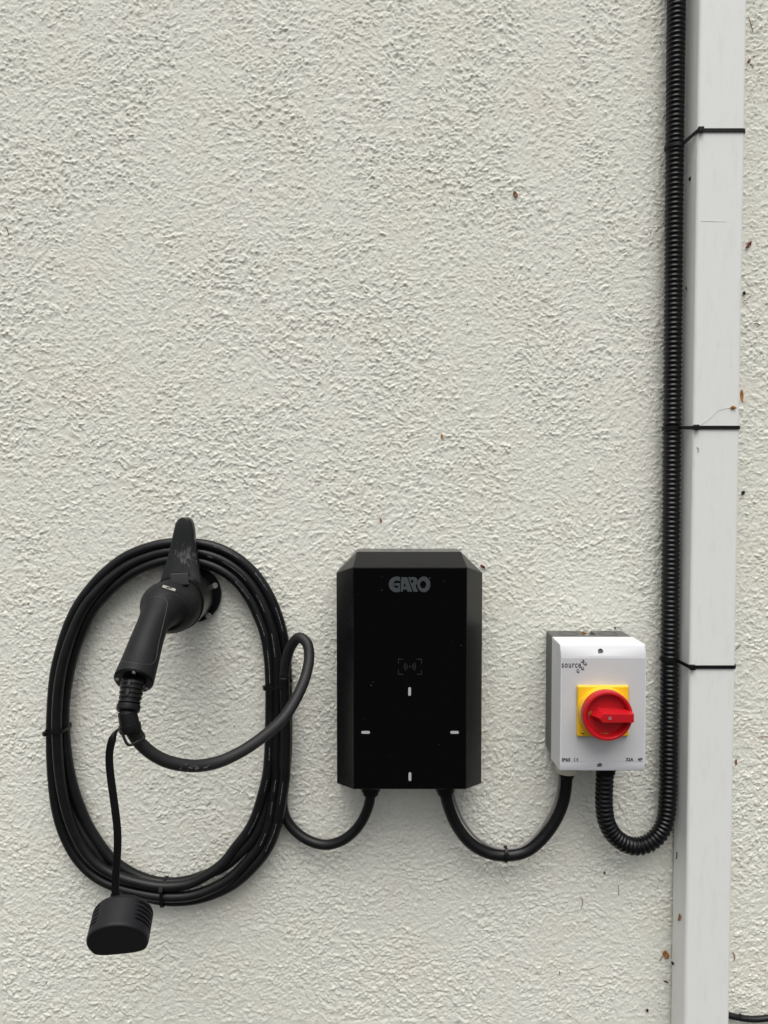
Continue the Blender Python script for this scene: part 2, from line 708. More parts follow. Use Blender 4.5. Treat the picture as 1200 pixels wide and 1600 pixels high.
def wall_patch(x0, x1, z0, z1, d, back=0.0):
    nx = max(2, int(round((x1 - x0) / d)) + 1)
    nz = max(2, int(round((z1 - z0) / d)) + 1)
    XX, ZZ = np.meshgrid(np.linspace(x0, x1, nx), np.linspace(z0, z1, nz))
    HH = wall_h(XX, ZZ) if d < .1 else np.zeros_like(XX)
    co = np.stack([XX, back - HH, ZZ], -1).reshape(-1, 3).astype(np.float32)
    idx = np.arange(nx * nz).reshape(nz, nx)
    quads = np.stack([idx[:-1, :-1], idx[:-1, 1:], idx[1:, 1:], idx[1:, :-1]], -1).reshape(-1, 4)
    me = bpy.data.meshes.new('stucco')
    me.vertices.add(nx * nz)
    me.vertices.foreach_set('co', co.ravel())
    me.loops.add(quads.size)
    me.loops.foreach_set('vertex_index', quads.ravel().astype(np.int32))
    me.polygons.add(len(quads))
    me.polygons.foreach_set('loop_start', (np.arange(len(quads)) * 4).astype(np.int32))
    me.polygons.foreach_set('use_smooth', np.ones(len(quads), dtype=bool))
    me.update()
    me.validate()
    return link('stucco_coat', me, M['wall'], wall, smooth=False)


WX, WZ0, WZ1 = .53, CAM_Z - .745, CAM_Z + .672
OX, OZ0, OZ1 = 1.2, CAM_Z - 1.05, CAM_Z + .95
wall_patch(-WX, WX, WZ0, WZ1, .00115)                       # the stretch in view, fine
wall_patch(-OX, -WX + .002, OZ0, OZ1, .004)                 # around it, coarser
wall_patch(WX - .002, OX, OZ0, OZ1, .004)
wall_patch(-WX, WX, OZ0, WZ0 + .002, .004)
wall_patch(-WX, WX, WZ1 - .002, OZ1, .004)
wall_patch(-4, -OX + .002, -.3, 3.2, .5)                    # far out, plain
wall_patch(OX - .002, 4, -.3, 3.2, .5)
wall_patch(-OX, OX, -.3, OZ0 + .002, .5)
wall_patch(-OX, OX, OZ1 - .002, 3.2, .5)
core_v = [(x, y, z) for y in (0.012, 0.25) for z in (-0.3, 3.2) for x in (-4, 4)]
link('masonry_core', mesh(core_v, [(0, 1, 3, 2), (4, 6, 7, 5), (0, 4, 5, 1), (2, 3, 7, 6), (0, 2, 6, 4), (1, 5, 7, 3)]), M['masonry'], wall, smooth=False)

# ------------------------------------------------------------------ downpipe
PX0, PX1, PH0, PH1 = 0.3950, 0.4543, 0.006, 0.0530
pipe = empty('downpipe', ((PX0 + PX1) / 2, -PH0, 0.0), 'white square plastic downpipe running the full height at the right', 'downpipe')
link('pipe_body', box(PX0, PX1, PH0, PH1, 0.02, 3.15, 0.0042, 4), M['pipe'], pipe, auto=50)
zz = Z(1120, 346, PH1)
pts = [P(1095 + i * 3.6, 345.6 + (0.9 if i > 5 else 0.2) + random.uniform(-.25, .25), PH1 + .0001) for i in range(12)]
link('hairline_crack', tube(pts, [0.00022 * (1 - abs(i - 4) / 13) for i in range(12)], 5), M['stain'], pipe)
pts = catmull([P(x, y, PH1 + .0001) for x, y in ((1096, 664), (1108, 655), (1122, 642), (1136, 638), (1144, 637))], 0.004)
link('scratch', tube(pts, 0.00028, 5), M['stain'], pipe)

# ------------------------------------------------------------------ corrugated conduit
CR = 0.0118
cp = [P(1071, -1150, .020), P(1063, -500, .020), P(1056.5, 0, .020), P(1053.6, 300, .0205), P(1050.8, 600, .0205), P(1048, 850, .021), P(1046, 1050, .021),
      P(1044.6, 1170, .022), P(1043.4, 1245, .023), P(1039.5, 1283, .0235), P(1030, 1303, .024), P(1015, 1316.5, .025),
      P(996.5, 1322.5, .026), P(978, 1319, .028), P(960, 1306, .030), P(948, 1285, .033), P(943.8, 1255, .035), P(944.5, 1225, .037), P(945.6, 1200, .038)]
cpath = resample(catmull(cp, 0.004), 0.00103)
crad = []
for i in range(len(cpath)):
    ph = (i % 6) / 6.0
    crad.append((0.0101, 0.0103, 0.0114, CR, CR, 0.0112)[i % 6])
conduit = link('corrugated_conduit', tube(cpath, crad, 22), M['conduit'])
conduit.location = (0, 0, 0)
tag(conduit, 'black corrugated conduit beside the downpipe, curving up into the isolator switch', 'conduit')

# ------------------------------------------------------------------ cable ties


def tie_pipe(py, dzc, label):
    """strap round the downpipe and the conduit"""
    z = Z(1130, py, PH1)
    c = min(cpath, key=lambda q: abs(q.z - (z + dzc)))
    t = .0010
    cx, ch = c.x, -c.y
    r = CR + .0007
    pts = []
    pts += [Vector((PX1 + t, -(PH0 + .004), z)), Vector((PX1 + t, -(PH1 - .006), z))]
    for a in (0, 30, 60, 90):
        pts.append(Vector((PX1 - .004 + (.004 + t) * math.cos(math.radians(a)), -(PH1 - .004 + (.004 + t) * math.sin(math.radians(a))), z)))
    for k in range(1, 4):
        pts.append(Vector((PX1 - .004 + (PX0 + .008 - PX1) * k / 4, -(PH1 + t), z)))
    for a in (90, 120, 150):
        pts.append(Vector((PX0 + .004 + (.004 + t) * math.cos(math.radians(a)), -(PH1 - .004 + (.004 + t) * math.sin(math.radians(a))), z)))
    for a in (62, 90, 115, 140, 165, 190, 215, 240, 262):
        pts.append(Vector((cx + r * math.cos(math.radians(a)), -(ch + r * math.sin(math.radians(a))), z + dzc * (1 if a < 230 else .5))))
    pts.append(Vector((PX0 + .01, -.0045, z)))
    pts.append(Vector((PX1 - .005, -.0045, z)))
    e = empty('cable_tie', (PX0, -PH1, z), label, 'cable tie', 'cable ties round the downpipe')
    link('strap', ribbon(pts, Vector((0, 0, 1)), .0044, .0012, closed=True), M['tie'], e, auto=40)
    hc = Vector((PX0 + .0025, -(PH1 + .0024), z))
    link('head', obox(hc, (1, 0, 0), (0, 1, 0), (0, 0, 1), .0072, .0052, .0068, .0010), M['tie'], e, auto=40)
    return e


tie_pipe(204, -.0065, 'topmost black cable tie round the white downpipe')
tie_pipe(668, .0012, 'middle black cable tie round the downpipe, level with blank wall')
tie_pipe(1042, .0030, 'lowest black cable tie round the downpipe, level with the isolator switch')

# ------------------------------------------------------------------ wall box charger
H1, H2 = 0.050, 0.085
ch_c = P(640, 1050, 0)
charger = empty('wall_charger', (X(640, 1050, H1), 0, Z(640, 1233, H1)), 'black car charger with a glossy front panel, mounted between coil and isolator', 'car charger')
xl, xr = X(526, 1050, H1), X(753, 1050, H1)
xtl, xtr = X(558, 862, H1), X(720, 862, H1)
zt, zlt, zlb = Z(640, 862, H1), Z(640, 895, H1), Z(640, 1224, H1)
fx0, fx1 = X(552, 1050, H2), X(729, 1050, H2)
fz1, fz0 = Z(640, 886, H2), Z(640, 1233, H2)
zb = fz0 - 0.0135
rim = [(xtl, zt), (xtr, zt), (xr, zlt), (xr, zlb), (xtr, zb), (xtl, zb), (xl, zlb), (xl, zlt)]
v = [(x, -.004, z) for x, z in rim] + [(x, -H1, z) for x, z in rim] + [(fx0, -H2, fz1), (fx1, -H2, fz1), (fx1, -H2, fz0), (fx0, -H2, fz0)]
f = [tuple(range(8))] + [(i, (i + 1) % 8, 8 + (i + 1) % 8, 8 + i) for i in range(8)]
f += [(8, 9, 17, 16), (9, 10, 17), (10, 11, 18, 17), (11, 12, 18), (12, 13, 19, 18), (13, 14, 19), (14, 15, 16, 19), (15, 8, 16), (16, 17, 18, 19)]
link('housing', bevelled(mesh(v, f), .0009, 2, 12), M['housing'], charger, auto=20)
link('front_panel', box(fx0 + .0008, fx1 - .0008, H2 - .002, H2 + .0010, fz0 + .0008, fz1 - .0008, .0007, 2), M['glass'], charger, auto=40)
HF = H2 + .0011
S = (1 - HF) / FPX          # metres for one photograph pixel on the front panel


def fp(px, py):
    q = P(px, py, HF)
    return (q.x, q.z)


def circ(cx, cy, rx, ry=None, a0=0, a1=360, n=28, rot=0):
    ry = ry or rx
    out = []
    for i in range(n + (0 if a1 - a0 == 360 else 1)):
        a = math.radians(a0 + (a1 - a0) * i / n)
        x, y = rx * math.cos(a), ry * math.sin(a)
        c, s = math.cos(math.radians(rot)), math.sin(math.radians(rot))
        out.append((cx + x * c - y * s, cy + x * s + y * c))
    return out


def lz(lp):       # logo zoom pixels to panel metres
    return [fp(560 + x / 7.5, 880 + y / 7.5) for x, y in lp]


def logo_g():
    o = circ(448, 248, 92, a0=62, a1=298, n=30)       # y down, so this opens to the right
    o = [(min(x, 490), y) for x, y in o]
    inner = circ(452, 246, 44, a0=300, a1=60 + 0, n=20)
    inner = [(min(x, 490), y) for x, y in inner]
    return [o + inner[0:0] + [(490, 166 + 40)] + circ(452, 246, 44, a0=300, a1=60, n=22) + [(490, 288)]]


gl = logo_g()
logo = [lz(gl[0]),
        lz([(414, 234), (488, 234), (488, 262), (414, 262)]),
        lz([(463, 265), (488, 265), (488, 286), (476, 282), (463, 286)]),
        lz([(506, 164), (572, 164), (630, 333), (576, 333), (569, 309), (524, 309), (517, 333), (498, 333), (498, 210)]),
        lz([(528, 272), (556, 272), (541, 232)]),
        lz([(584, 163), (655, 163), (682, 174), (695, 202), (690, 238), (668, 264), (700, 333), (646, 333), (620, 268)]),
        lz([(612, 196), (636, 196), (646, 212), (638, 231), (622, 231)]),
        lz(circ(767, 248, 76, 92)), lz(circ(758, 250, 36, 45)),
        lz(circ(838, 172, 7))]
link('logo', flat2d(logo, HF, .0002), M['logo'], charger, smooth=False)


def stroke2d(pts, w):
    """thin open polyline as loop"""
    a, b = [], []
    for i, p in enumerate(pts):
        q0 = Vector(pts[max(i - 1, 0)])
        q1 = Vector(pts[min(i + 1, len(pts) - 1)])
        t = (q1 - q0).normalized()
        nrm = Vector((-t.y, t.x)) * (w / 2)
        a.append((p[0] + nrm.x, p[1] + nrm.y))
        b.append((p[0] - nrm.x, p[1] - nrm.y))
    return a + b[::-1]


ic = []
x0, x1, y0, y1 = 622, 659, 1029.5, 1054
for (cx, cy, sx, sy) in ((x0, y0, 1, 1), (x1, y0, -1, 1), (x0, y1, 1, -1), (x1, y1, -1, -1)):
    ic.append([fp(cx, cy), fp(cx + 8 * sx, cy), fp(cx + 8 * sx, cy + .9 * sy), fp(cx + .9 * sx, cy + .9 * sy), fp(cx + .9 * sx, cy + 7 * sy), fp(cx, cy + 7 * sy)])
ic.append([fp(x, y) for x, y in circ(640.4, 1041.7, 1.2)])
for r in (4.2, 6.6, 9.0):
    for s in (0, 180):
        ic.append([fp(x, y) for x, y in stroke2d(circ(640.4, 1041.7, r, a0=s - 42, a1=s + 42, n=8), .8)])
link('card_reader_symbol', flat2d(ic, HF, .0002), M['dim'], charger, smooth=False)
for (px, py, w, hgt) in ((640, 1080.5, 4.2, 13.5), (571.3, 1144.3, 13.5, 4.2), (710.3, 1144.3, 13.5, 4.2), (640.5, 1213.5, 4.2, 13.5)):
    r = min(w, hgt) / 2
    lp = []
    if w > hgt:
        lp = circ(px + w / 2 - r, py, r, a0=-90, a1=90, n=8) + circ(px - w / 2 + r, py, r, a0=90, a1=270, n=8)
    else:
        lp = circ(px, py + hgt / 2 - r, r, a0=0, a1=180, n=8) + circ(px, py - hgt / 2 + r, r, a0=180, a1=360, n=8)
    link('light_bar', flat2d([[fp(x, y) for x, y in lp]], HF, .0004), M['bar'], charger, smooth=False)
sp = []
for (px, py, r) in ((596.5, 922, .9), (597, 901, .7), (693, 908, .7), (720.5, 1008.5, .8), (708, 1003, .5), (709, 1016, .5), (580, 1071, 1.3), (583, 1066, .7), (570, 1124, .6),
                    (685.5, 1163.5, .8), (606, 963, .4), (660, 1120, .4), (612, 1180, .4), (690, 950, .4), (580, 980, .45), (640, 1000, .35), (700, 1100, .4), (575, 1200, .4), (560, 930, .5)):
    sp.append([fp(px + r * random.uniform(.6, 1.3) * math.cos(a), py + r * random.uniform(.6, 1.2) * math.sin(a)) for a in (0, .9, 1.9, 2.8, 3.7, 4.6, 5.5)])
o = link('dust_specks', flat2d(sp, HF, .0001), M['speck'], charger, smooth=False)
o['kind'] = 'stuff'
for px in (579, 696):
    q = P(px, 1237, .033)
    link('cable_gland', lathe((q.x, q.y, zb + .001), (0, 0, -1), [(0, .0130), (.0105, .0130), (.0108, .0112), (.0155, .0108), (.0165, .0092), (.018, .0088)], 18), M['housing'], charger, auto=30)

# ------------------------------------------------------------------ isolator switch
LB, LF = 0.045, 0.0948
sw_x0, sw_x1 = X(861.2, 1100, LB), X(988.2, 1100, LB)
zt_l = Z(930, 994.6, LB)
zb_l = Z(930, 1204.7, .0920)
prof = [(LB, zt_l), (.0890, Z(930, 1006.5, .0890)), (LF, Z(930, 1027, LF)), (LF, Z(930, 1190.6, LF)), (.0915, zb_l), (LB, Z(930, 1186, LB))]
switch = empty('isolator_switch', ((sw_x0 + sw_x1) / 2, 0, zb_l), 'light grey isolator box with red rotary knob on a yellow plate', 'switch')
lid = extrude_x(prof, sw_x0, sw_x1, .0016, 3)
xc = X(939.5, 1018, LF)
zh1, zh2 = Z(940, 1018, .0922), Z(939, 1196.2, .0935)
lid = boolean_cut(lid, [lathe((xc, -.084, zh1), (0, -1, 0), [(0, .0035), (.02, .0035)], 20), lathe((xc, -.084, zh2), (0, -1, 0), [(0, .0035), (.02, .0035)], 20)])
link('lid', lid, M['lid'], switch, auto=30)
for zz in (zh1, zh2):
    link('screw', lathe((xc, -.0835, zz), (0, -1, 0), [(0, .0033), (.0040, .0033), (.0044, .0026)], 16), M['holesteel'], switch, auto=30)
bx0, bx1 = X(852.2, 1100, .004), X(971.8, 1000, .004)
bzt, bzb = Z(930, 985.3, .004), zb_l + .001
lid_gap = .0012
cutx0, cutx1 = X(908, 985, .01), X(924, 985, .01)
base_me = box(bx0, bx1, .004, LB - lid_gap, bzb, bzt, .002, 3)
base_me = boolean_cut(base_me, [box(cutx0, cutx1, -.002, .034, bzt - .012, bzt + .01)])
base = link('base_box', base_me, M['base'], switch, auto=30)
link('gasket', box(bx0 + .004, bx1 - .004, LB - lid_gap - .001, LB + .0006, bzb + .004, bzt - .003), M['hole'], switch, smooth=False)
for px in (888, 950):
    q = P(px, 989, .024)
    ring = lathe((q.x, -.024, bzt - .0005), (0, 0, 1), [(0, .0125), (.0010, .0125), (.0010, .0112), (.0004, .0112)], 30)
    link('knockout', ring, M['base'], switch, auto=30)
lab_z1, lab_z0 = Z(930, 1028.2, LF), Z(930, 1189.8, LF)
HL = LF + .0004
link('face_label', box(sw_x0 + .0018, sw_x1 - .0018, LF - .0005, HL, lab_z0, lab_z1), M['label'], switch, smooth=False)
HT2 = HL + .0002


def tx(px, py):
    q = P(px, py, HT2)
    return q.x, q.z


def face_text(s, x0, y0, x1, y1, weight, space=1.0, name='lettering'):
    a = tx(x0, y1)
    b = tx(x1, y0)
    link(name, text_mesh(s, a[0], b[0], a[1], b[1], HT2, weight=weight, space=space), M['ink'], switch, smooth=False)


face_text('source', 877.8, 1036.4, 907.8, 1043.4, .022, 1.22)
face_text('IP65', 878, 1184.3, 891.2, 1189.8, .045, 1.05)
face_text('32A', 978, 1184.0, 990, 1189.4, .045, 1.05)
face_text('4P', 996.2, 1184.0, 1004, 1189.4, .045, 1.05)
ce = []
for cx in (899.3, 903.6):
    ce.append([tx(x, y) for x, y in stroke2d(circ(cx, 1187, 2.4, a0=95, a1=265, n=12), .9)])
ce.append([tx(x, y) for x, y in ((901.3, 1186.6), (903.4, 1186.6), (903.4, 1187.4), (901.3, 1187.4))])
link('lettering', flat2d(ce, HT2, .0001), M['ink'], switch, smooth=False)
bub = []
for (zx, zy, rot) in ((340, 112, 30), (372, 146, 100), (338, 205, 120), (280, 240, 150)):
    cx, cy = 870 + zx / 8.42, 1020 + zy / 8.42
    bub.append([tx(x, y) for x, y in circ(cx, cy, 3.1, 2.3, rot=rot - 70)])
    ox, oy = -.7 * math.cos(math.radians(rot)) - .3, -.7
    bub.append([tx(x, y) for x, y in circ(cx + ox * .8, cy + oy * .8, 1.75, 1.25, rot=rot - 70)])
link('bubble_logo', flat2d(bub, HT2, .0001), M['ink'], switch, smooth=False)

kc = P(949, 1118.7, .118)
kx, kz = kc.x + .0004, kc.z
pw = .0318
plate = link('yellow_plate', box(kx - pw, kx + pw, HL - .001, HL + .0050, kz - pw, kz + pw, .0022, 3), M['yellow'], switch, auto=40)
hp = HL + .0050
link('collar', lathe((kx, -(hp - .001), kz), (0, -1, 0), [(0, .0316), (.0015, .0313), (.0080, .0308), (.0092, .0298)], 56), M['yellow'], plate, auto=40)
bolt = [(303, 1062), (338, 1052), (352, 1060), (387, 1063), (356, 1070), (346, 1076), (340, 1064)]
link('warning_mark', flat2d([[(P(870 + x / 8.42, 1020 + y / 8.42, hp).x, P(870 + x / 8.42, 1020 + y / 8.42, hp).z) for x, y in bolt]], hp + .0001, .0002), M['ink'], plate, smooth=False)
slot = [(322, 676), (350, 604), (378, 586), (352, 664)]
link('slot', flat2d([[(P(870 + x / 8.42, 1020 + y / 8.42, hp).x, P(870 + x / 8.42, 1020 + y / 8.42, hp).z) for x, y in slot]], hp + .0001, .0002), M['darkyellow'], plate, smooth=False)
k0 = hp + .0082
knob = link('red_knob', lathe((kx, -k0, kz), (0, -1, 0), [(0, .0296), (.0008, .0303), (.0095, .0303), (.0112, .0296), (.0117, .0285), (.0115, .0268), (.0105, .0258), (.0050, .0246), (.0035, .0235), (.0032, .0002)], 72), M['red'], switch, auto=35)
hb0, hb1 = k0 + .0025, k0 + .0190
pb = [(-.0215, 0), (-.0120, .0088), (.0285, .0078), (.0285, -.0078), (-.0120, -.0088)]
pt = [(-.0130, 0), (-.0078, .0056), (.0288, .0052), (.0288, -.0052), (-.0078, -.0056)]
link('handle', prism_xz([(kx + a, kz + b) for a, b in pb], hb0, hb1, .0007, 2, [(kx + a, kz + b) for a, b in pt]), M['red'], knob, auto=30)
link('screw', lathe((kx - .0002, -(hb1 - .0008), kz), (0, -1, 0), [(0, .0019), (.0011, .0019), (.0013, .0014), (.0007, .0007), (.0006, .0001)], 16), M['holesteel'], knob, auto=30)
for mk in ([(412, 800), (425, 775), (452, 762), (470, 775), (472, 800), (452, 812), (436, 832), (415, 828)], [(585, 1052), (622, 1056), (650, 1046), (686, 1062), (688, 1080), (655, 1090), (625, 1072), (596, 1066)]):
    hh = k0 + .0036
    link('position_mark', flat2d([[(P(870 + x / 8.42, 1020 + y / 8.42, hh).x, P(870 + x / 8.42, 1020 + y / 8.42, hh).z) for x, y in mk]], hh + .0002, .0002), M['darkyellow'], knob, smooth=False)
q = P(886, 1205, .032)
link('cream_gland', lathe((q.x, q.y, bzb + .001), (0, 0, -1), [(0, .0150), (.010, .0150), (.0240, .0148), (.0270, .0135), (.0282, .009)], 26), M['cream'], switch, auto=30)
link('cable_gland', lathe((q.x - .0002, q.y, bzb - .0265), (0, 0, -1), [(0, .0102), (.0045, .0100), (.005, .0090), (.007, .0088)], 10), M['conduit'], switch, auto=30)
q = P(946, 1203, .038)
link('conduit_adapter', lathe((q.x, q.y, bzb + .001), (0, 0, -1), [(0, .0142), (.020, .0142), (.0205, .0130), (.0255, .0128)], 12), M['conduit'], switch, auto=30)

# ------------------------------------------------------------------ supply cable and data wire between the two boxes
sc_pts = [P(694.5, 1222, .033), P(696, 1240, .033), P(702.5, 1265, .0325), P(715, 1292.5, .031), P(735, 1317, .029), P(762.5, 1332.5, .027), P(790, 1336.5, .026),
          P(820, 1331, .026), P(845, 1312.5, .027), P(867.5, 1282.5, .029), P(880, 1252.5, .031), P(884.6, 1225, .032), P(885.2, 1208, .032)]
spath = catmull(sc_pts, .003)
sc = link('supply_cable', tube(spath, .0078, 20), M['rubber'])
tag(sc, 'thick black supply cable sagging between the charger and the isolator switch', 'cable')
wp = []
uc = P(789, 1225, .030)
for i, q in enumerate(spath):
    t = i / (len(spath) - 1)
    d = uc - q
    d.y = 0
    a = spath[min(i + 1, len(spath) - 1)] - spath[max(i - 1, 0)]
    a.y = 0
    a.normalize()
    nrm = Vector((-a.z, 0, a.x))
    if nrm.dot(d) < 0:
        nrm = -nrm
    wp.append(q + nrm * (.0094 + .0022 * math.sin(abs(t - .52) / .52 * math.pi) ** 2) + Vector((0, -.002, 0)))
dw = link('data_wire', tube(wp, .0018, 10), M['wire'])
tag(dw, 'thin grey wire tied along the inside of the sagging supply cable', 'wire')


def tie_ring(c, t, n1, r1, n2, r2, label, head_ang, pw=3.0, group='cable ties on the cables', width=.0036, hs=1.0):
    """closed strap round a bundle: centre c, bundle direction t, half sizes r1 along n1, r2 along n2"""
    n1, n2, t = Vector(n1).normalized(), Vector(n2).normalized(), Vector(t).normalized()
    pts = []
    for i in range(40):
        a = 2 * math.pi * i / 40
        ca, sa = math.cos(a), math.sin(a)
        x = math.copysign(abs(ca) ** (2 / pw), ca)
        y = math.copysign(abs(sa) ** (2 / pw), sa)
        pts.append(c + n1 * (x * r1) + n2 * (y * r2))
    e = empty('cable_tie', c, label, 'cable tie', group)
    link('strap', ribbon(pts, t, width, .0011, closed=True), M['tie'], e, auto=50)
    a = math.radians(head_ang)
    ca, sa = math.cos(a), math.sin(a)
    p = c + n1 * (math.copysign(abs(ca) ** (2 / pw), ca) * r1) + n2 * (math.copysign(abs(sa) ** (2 / pw), sa) * r2)
    out = (n1 * (ca * r2) + n2 * (sa * r1)).normalized()
    side = out.cross(t)
    link('head', obox(p + out * .0014, side, out, t, .0062 * hs, .0042 * hs, .0058 * hs, .0008), M['tie'], e, auto=40)
    return e


tc_ = P(790, 1334.5, .0265)
tie_ring(tc_, (1, 0, 0), (0, 0, 1), .0102, (0, -1, 0), .0088, 'small black cable tie at the lowest point of the supply cable', 78, 2.2)

# ------------------------------------------------------------------ charging cable: feed, four turns, free end
ST = [((456, 1185), (412, 1185)), ((458, 1125), (414, 1125)), ((458, 1065), (414, 1065)), ((456, 1022), (411.5, 1026)), ((449, 983), (405.5, 992)), ((438, 949), (394, 961)), ((424, 920), (381, 936)), ((402, 889), (361, 911)),
      ((370, 862), (339, 896)), ((335, 846), (318, 888)), ((302, 841), (295, 884)), ((264, 841), (262, 883)), ((229, 848), (240, 889)), ((191, 864), (213, 901)),
      ((157, 890), (188, 919)), ((135, 914), (168, 938)), ((116, 940), (151, 959)), ((101, 970), (138, 985)), ((88, 1009), (125, 1018)), ((78, 1052), (115, 1058)),
      ((73, 1110), (108.5, 1110)), ((72, 1160), (110.5, 1160)), ((74.5, 1218), (118, 1211)), ((82, 1272), (131, 1254)), ((94, 1310), (146, 1288)), ((114, 1346), (163, 1315)),
      ((140, 1374), (180, 1336)), ((172, 1394), (201, 1352)), ((215, 1408), (228, 1365)), ((257, 1415), (257, 1371)), ((300, 1414), (292, 1367)), ((335, 1405), (320, 1354)),
      ((370, 1388), (343, 1339)), ((400, 1362), (363, 1316)), ((424, 1332), (381, 1294)), ((439, 1299), (393, 1270)), ((449, 1255), (402, 1240)), ((455, 1218), (409, 1212))]
NS = len(ST)
# keys: station index -> (fraction across the bundle from its outer side, distance from the wall)
K0 = {0: (.0, .0105), 2: (.05, .0105), 6: (0, .018), 9: (0, .0215), 12: (0, .0215), 19: (0, .020), 21: (0, .020), 25: (0, .019), 29: (.2, .0285), 34: (.33, .022), 37: (.5, .020)}
K1 = {0: (.60, .021), 2: (.58, .021), 6: (.5, .0205), 9: (.5, .0215), 12: (.5, .0215), 16: (.45, .028), 19: (.42, .033), 21: (.42, .033), 25: (.40, .029), 29: (.78, .0285), 34: (1.0, .019), 37: (1.0, .021)}
K2 = {0: (1.0, .021), 2: (1.0, .021), 6: (1, .021), 9: (1, .0215), 12: (1, .0215), 19: (1, .020), 21: (1, .020), 25: (1, .018), 29: (1.0, .0145), 34: (.67, .019), 37: (.78, .0115)}
K3 = {0: (.8, .0105), 2: (.8, .0105), 6: (.75, .0100), 9: (.75, .0100), 12: (.75, .0100), 19: (.5, .0105), 21: (.5, .0105), 25: (.70, .0205), 29: (0.0, .0145), 34: (0, .024), 37: (.06, .031)}


def key(K, i):
    ks = sorted(K)
    if i <= ks[0]:
        return K[ks[0]]
    for a, b in zip(ks, ks[1:]):
        if a <= i <= b:
            t = (i - a) / (b - a)
            t = t * t * (3 - 2 * t)
            return tuple(K[a][j] * (1 - t) + K[b][j] * t for j in (0, 1))
    return K[ks[-1]]


def station(i, fr, h):
    (ox, oy), (ix, iy) = ST[i]
    W = math.hypot(ox - ix, oy - iy)
    s = (8 + fr * (W - 16)) / W
    return P(ox + (ix - ox) * s, oy + (iy - oy) * s, h)


path = [P(578.5, 1226, .033), P(578.5, 1247, .033), P(572, 1270, .032), P(558.7, 1293, .030), P(536, 1312.5, .027), P(509, 1320, .024), P(483, 1313.5, .020), P(463, 1300, .016),
        P(448, 1281, .0125), P(442, 1258, .0105), P(444, 1222, .0102)]
for K in (K0, K1, K2, K3):
    for i in range(NS):
        fr, h = key(K, i)
        path.append(station(i, fr, h))
path += [P(446.5, 1185, .032), P(447, 1130, .0325), P(445, 1085, .034), P(444.5, 1056, .037), P(447, 1034, .042), P(454.5, 1010, .049), P(468, 996, .057), P(480, 1006, .064),
         P(483, 1027, .073), P(478, 1055, .087), P(465, 1087, .106), P(443, 1122, .127), P(415, 1148, .147), P(381, 1172, .167), P(346, 1189, .184), P(320, 1195.5, .196), P(296, 1196.5, .207),
         P(262, 1190, .219), P(234, 1175, .228), P(214, 1155, .234), P(203.5, 1134, .240), P(199.5, 1112, .238), P(201, 1100, .233)]
PLUG_START = len(path)
cable_pts = catmull(path, .004)
cable = empty('charging_cable', P(260, 1400, .0), 'black charging cable coiled in a tall oval with its plug in the holster', 'charging cable')
CABR = .00675
tail_start = min(range(len(cable_pts)), key=lambda i: (cable_pts[i] - P(444.5, 1056, .037)).length)
link('cable_coil', tube(cable_pts[:tail_start + 1], CABR, 16), M['rubber'], cable)
link('cable_tail', tube(cable_pts[tail_start:], CABR, 16), M['tail'], cable)

# pale print along some strands
def strand_print(K, a, b, ang):
    pts = []
    for i in range(a, b + 1):
        fr, h = key(K, i)
        pts.append(station(i, fr, h))
    pp = resample(catmull(pts, .003), .0011)
    T, N = frames(pp, up=(0, -1, 0))
    res = []
    i = 0
    while i < len(pp) - 6:
        run = random.randint(14, 40)
        j = i
        while j < min(i + run, len(pp) - 2):
            k = random.choice((1, 1, 2))
            s = []
            for m in range(j, min(j + k, len(pp) - 1) + 1):
                B = T[m].cross(N[m])
                s.append(pp[m] + (N[m] * math.cos(ang) + B * math.sin(ang)) * (CABR + .00005))
            if len(s) > 1:
                w = (T[j].cross(N[j]) * math.cos(ang) - N[j] * math.sin(ang))
                res.append(ribbon(s, w, random.choice((.0006, .0010, .0010)), .0001))
            j += k + random.choice((0, 1, 1))
        i = j + random.randint(10, 30)
    return join_meshes(res)


pr = [strand_print(K0, 4, 9, .35), strand_print(K1, 3, 9, -.1), strand_print(K2, 2, 7, .1), strand_print(K2, 0, 1, 0.2)]
pr += [strand_print(K3, 34, 37, -.2), strand_print(K1, 34, 37, .3), strand_print(K0, 34, 37, .0)]
o = link('cable_print', join_meshes(pr), M['print'], cable, smooth=False)
o['kind'] = 'stuff'

# rub marks on the lowest part of the free end
T_, N_ = frames(cable_pts[tail_start:], up=(0, -1, 0))
tp = cable_pts[tail_start:]
scf = []
i0 = min(range(len(tp)), key=lambda i: (tp[i] - P(300, 1197, .205)).length)
for k in range(26):
    i = i0 + random.randint(-4, 4)
    tocam = (CAMP - tp[i]).normalized()
    nn = (tocam - T_[i] * tocam.dot(T_[i])).normalized()
    bb = T_[i].cross(nn)
    a = random.gauss(0.25, .22) * (1 if bb.z < 0 else -1)
    c = tp[i] + (nn * math.cos(a) + bb * math.sin(a)) * (CABR + .00003) + T_[i] * random.uniform(-.002, .002)
    d = (T_[i] + bb * random.uniform(-.5, .5)).normalized() * random.uniform(.0004, .0016)
    scf.append(ribbon([c - d, c, c + d], nn.cross(d), random.uniform(.0002, .0006), .0001))
o = link('rub_marks', join_meshes(scf), M['print'], cable, smooth=False)
o['kind'] = 'stuff'

# the plug
flange_c = P(300.5, 929, .008)


def out_from_flange(h):
    return Vector((flange_c.x, -h, flange_c.z))


plug_keys = [(out_from_flange(.060), .0300), (out_from_flange(.085), .0326), (out_from_flange(.107), .0330), (P(255.5, 948, .131), .0285), (P(247, 961, .150), .0205), (P(239, 976, .165), .0172),
             (P(229.5, 1001, .182), .0180), (P(218.5, 1035, .202), .0197), (P(208.5, 1064, .221), .0212)]
pk = [a for a, r in plug_keys]
pp = resample(catmull(pk, .003), .003)
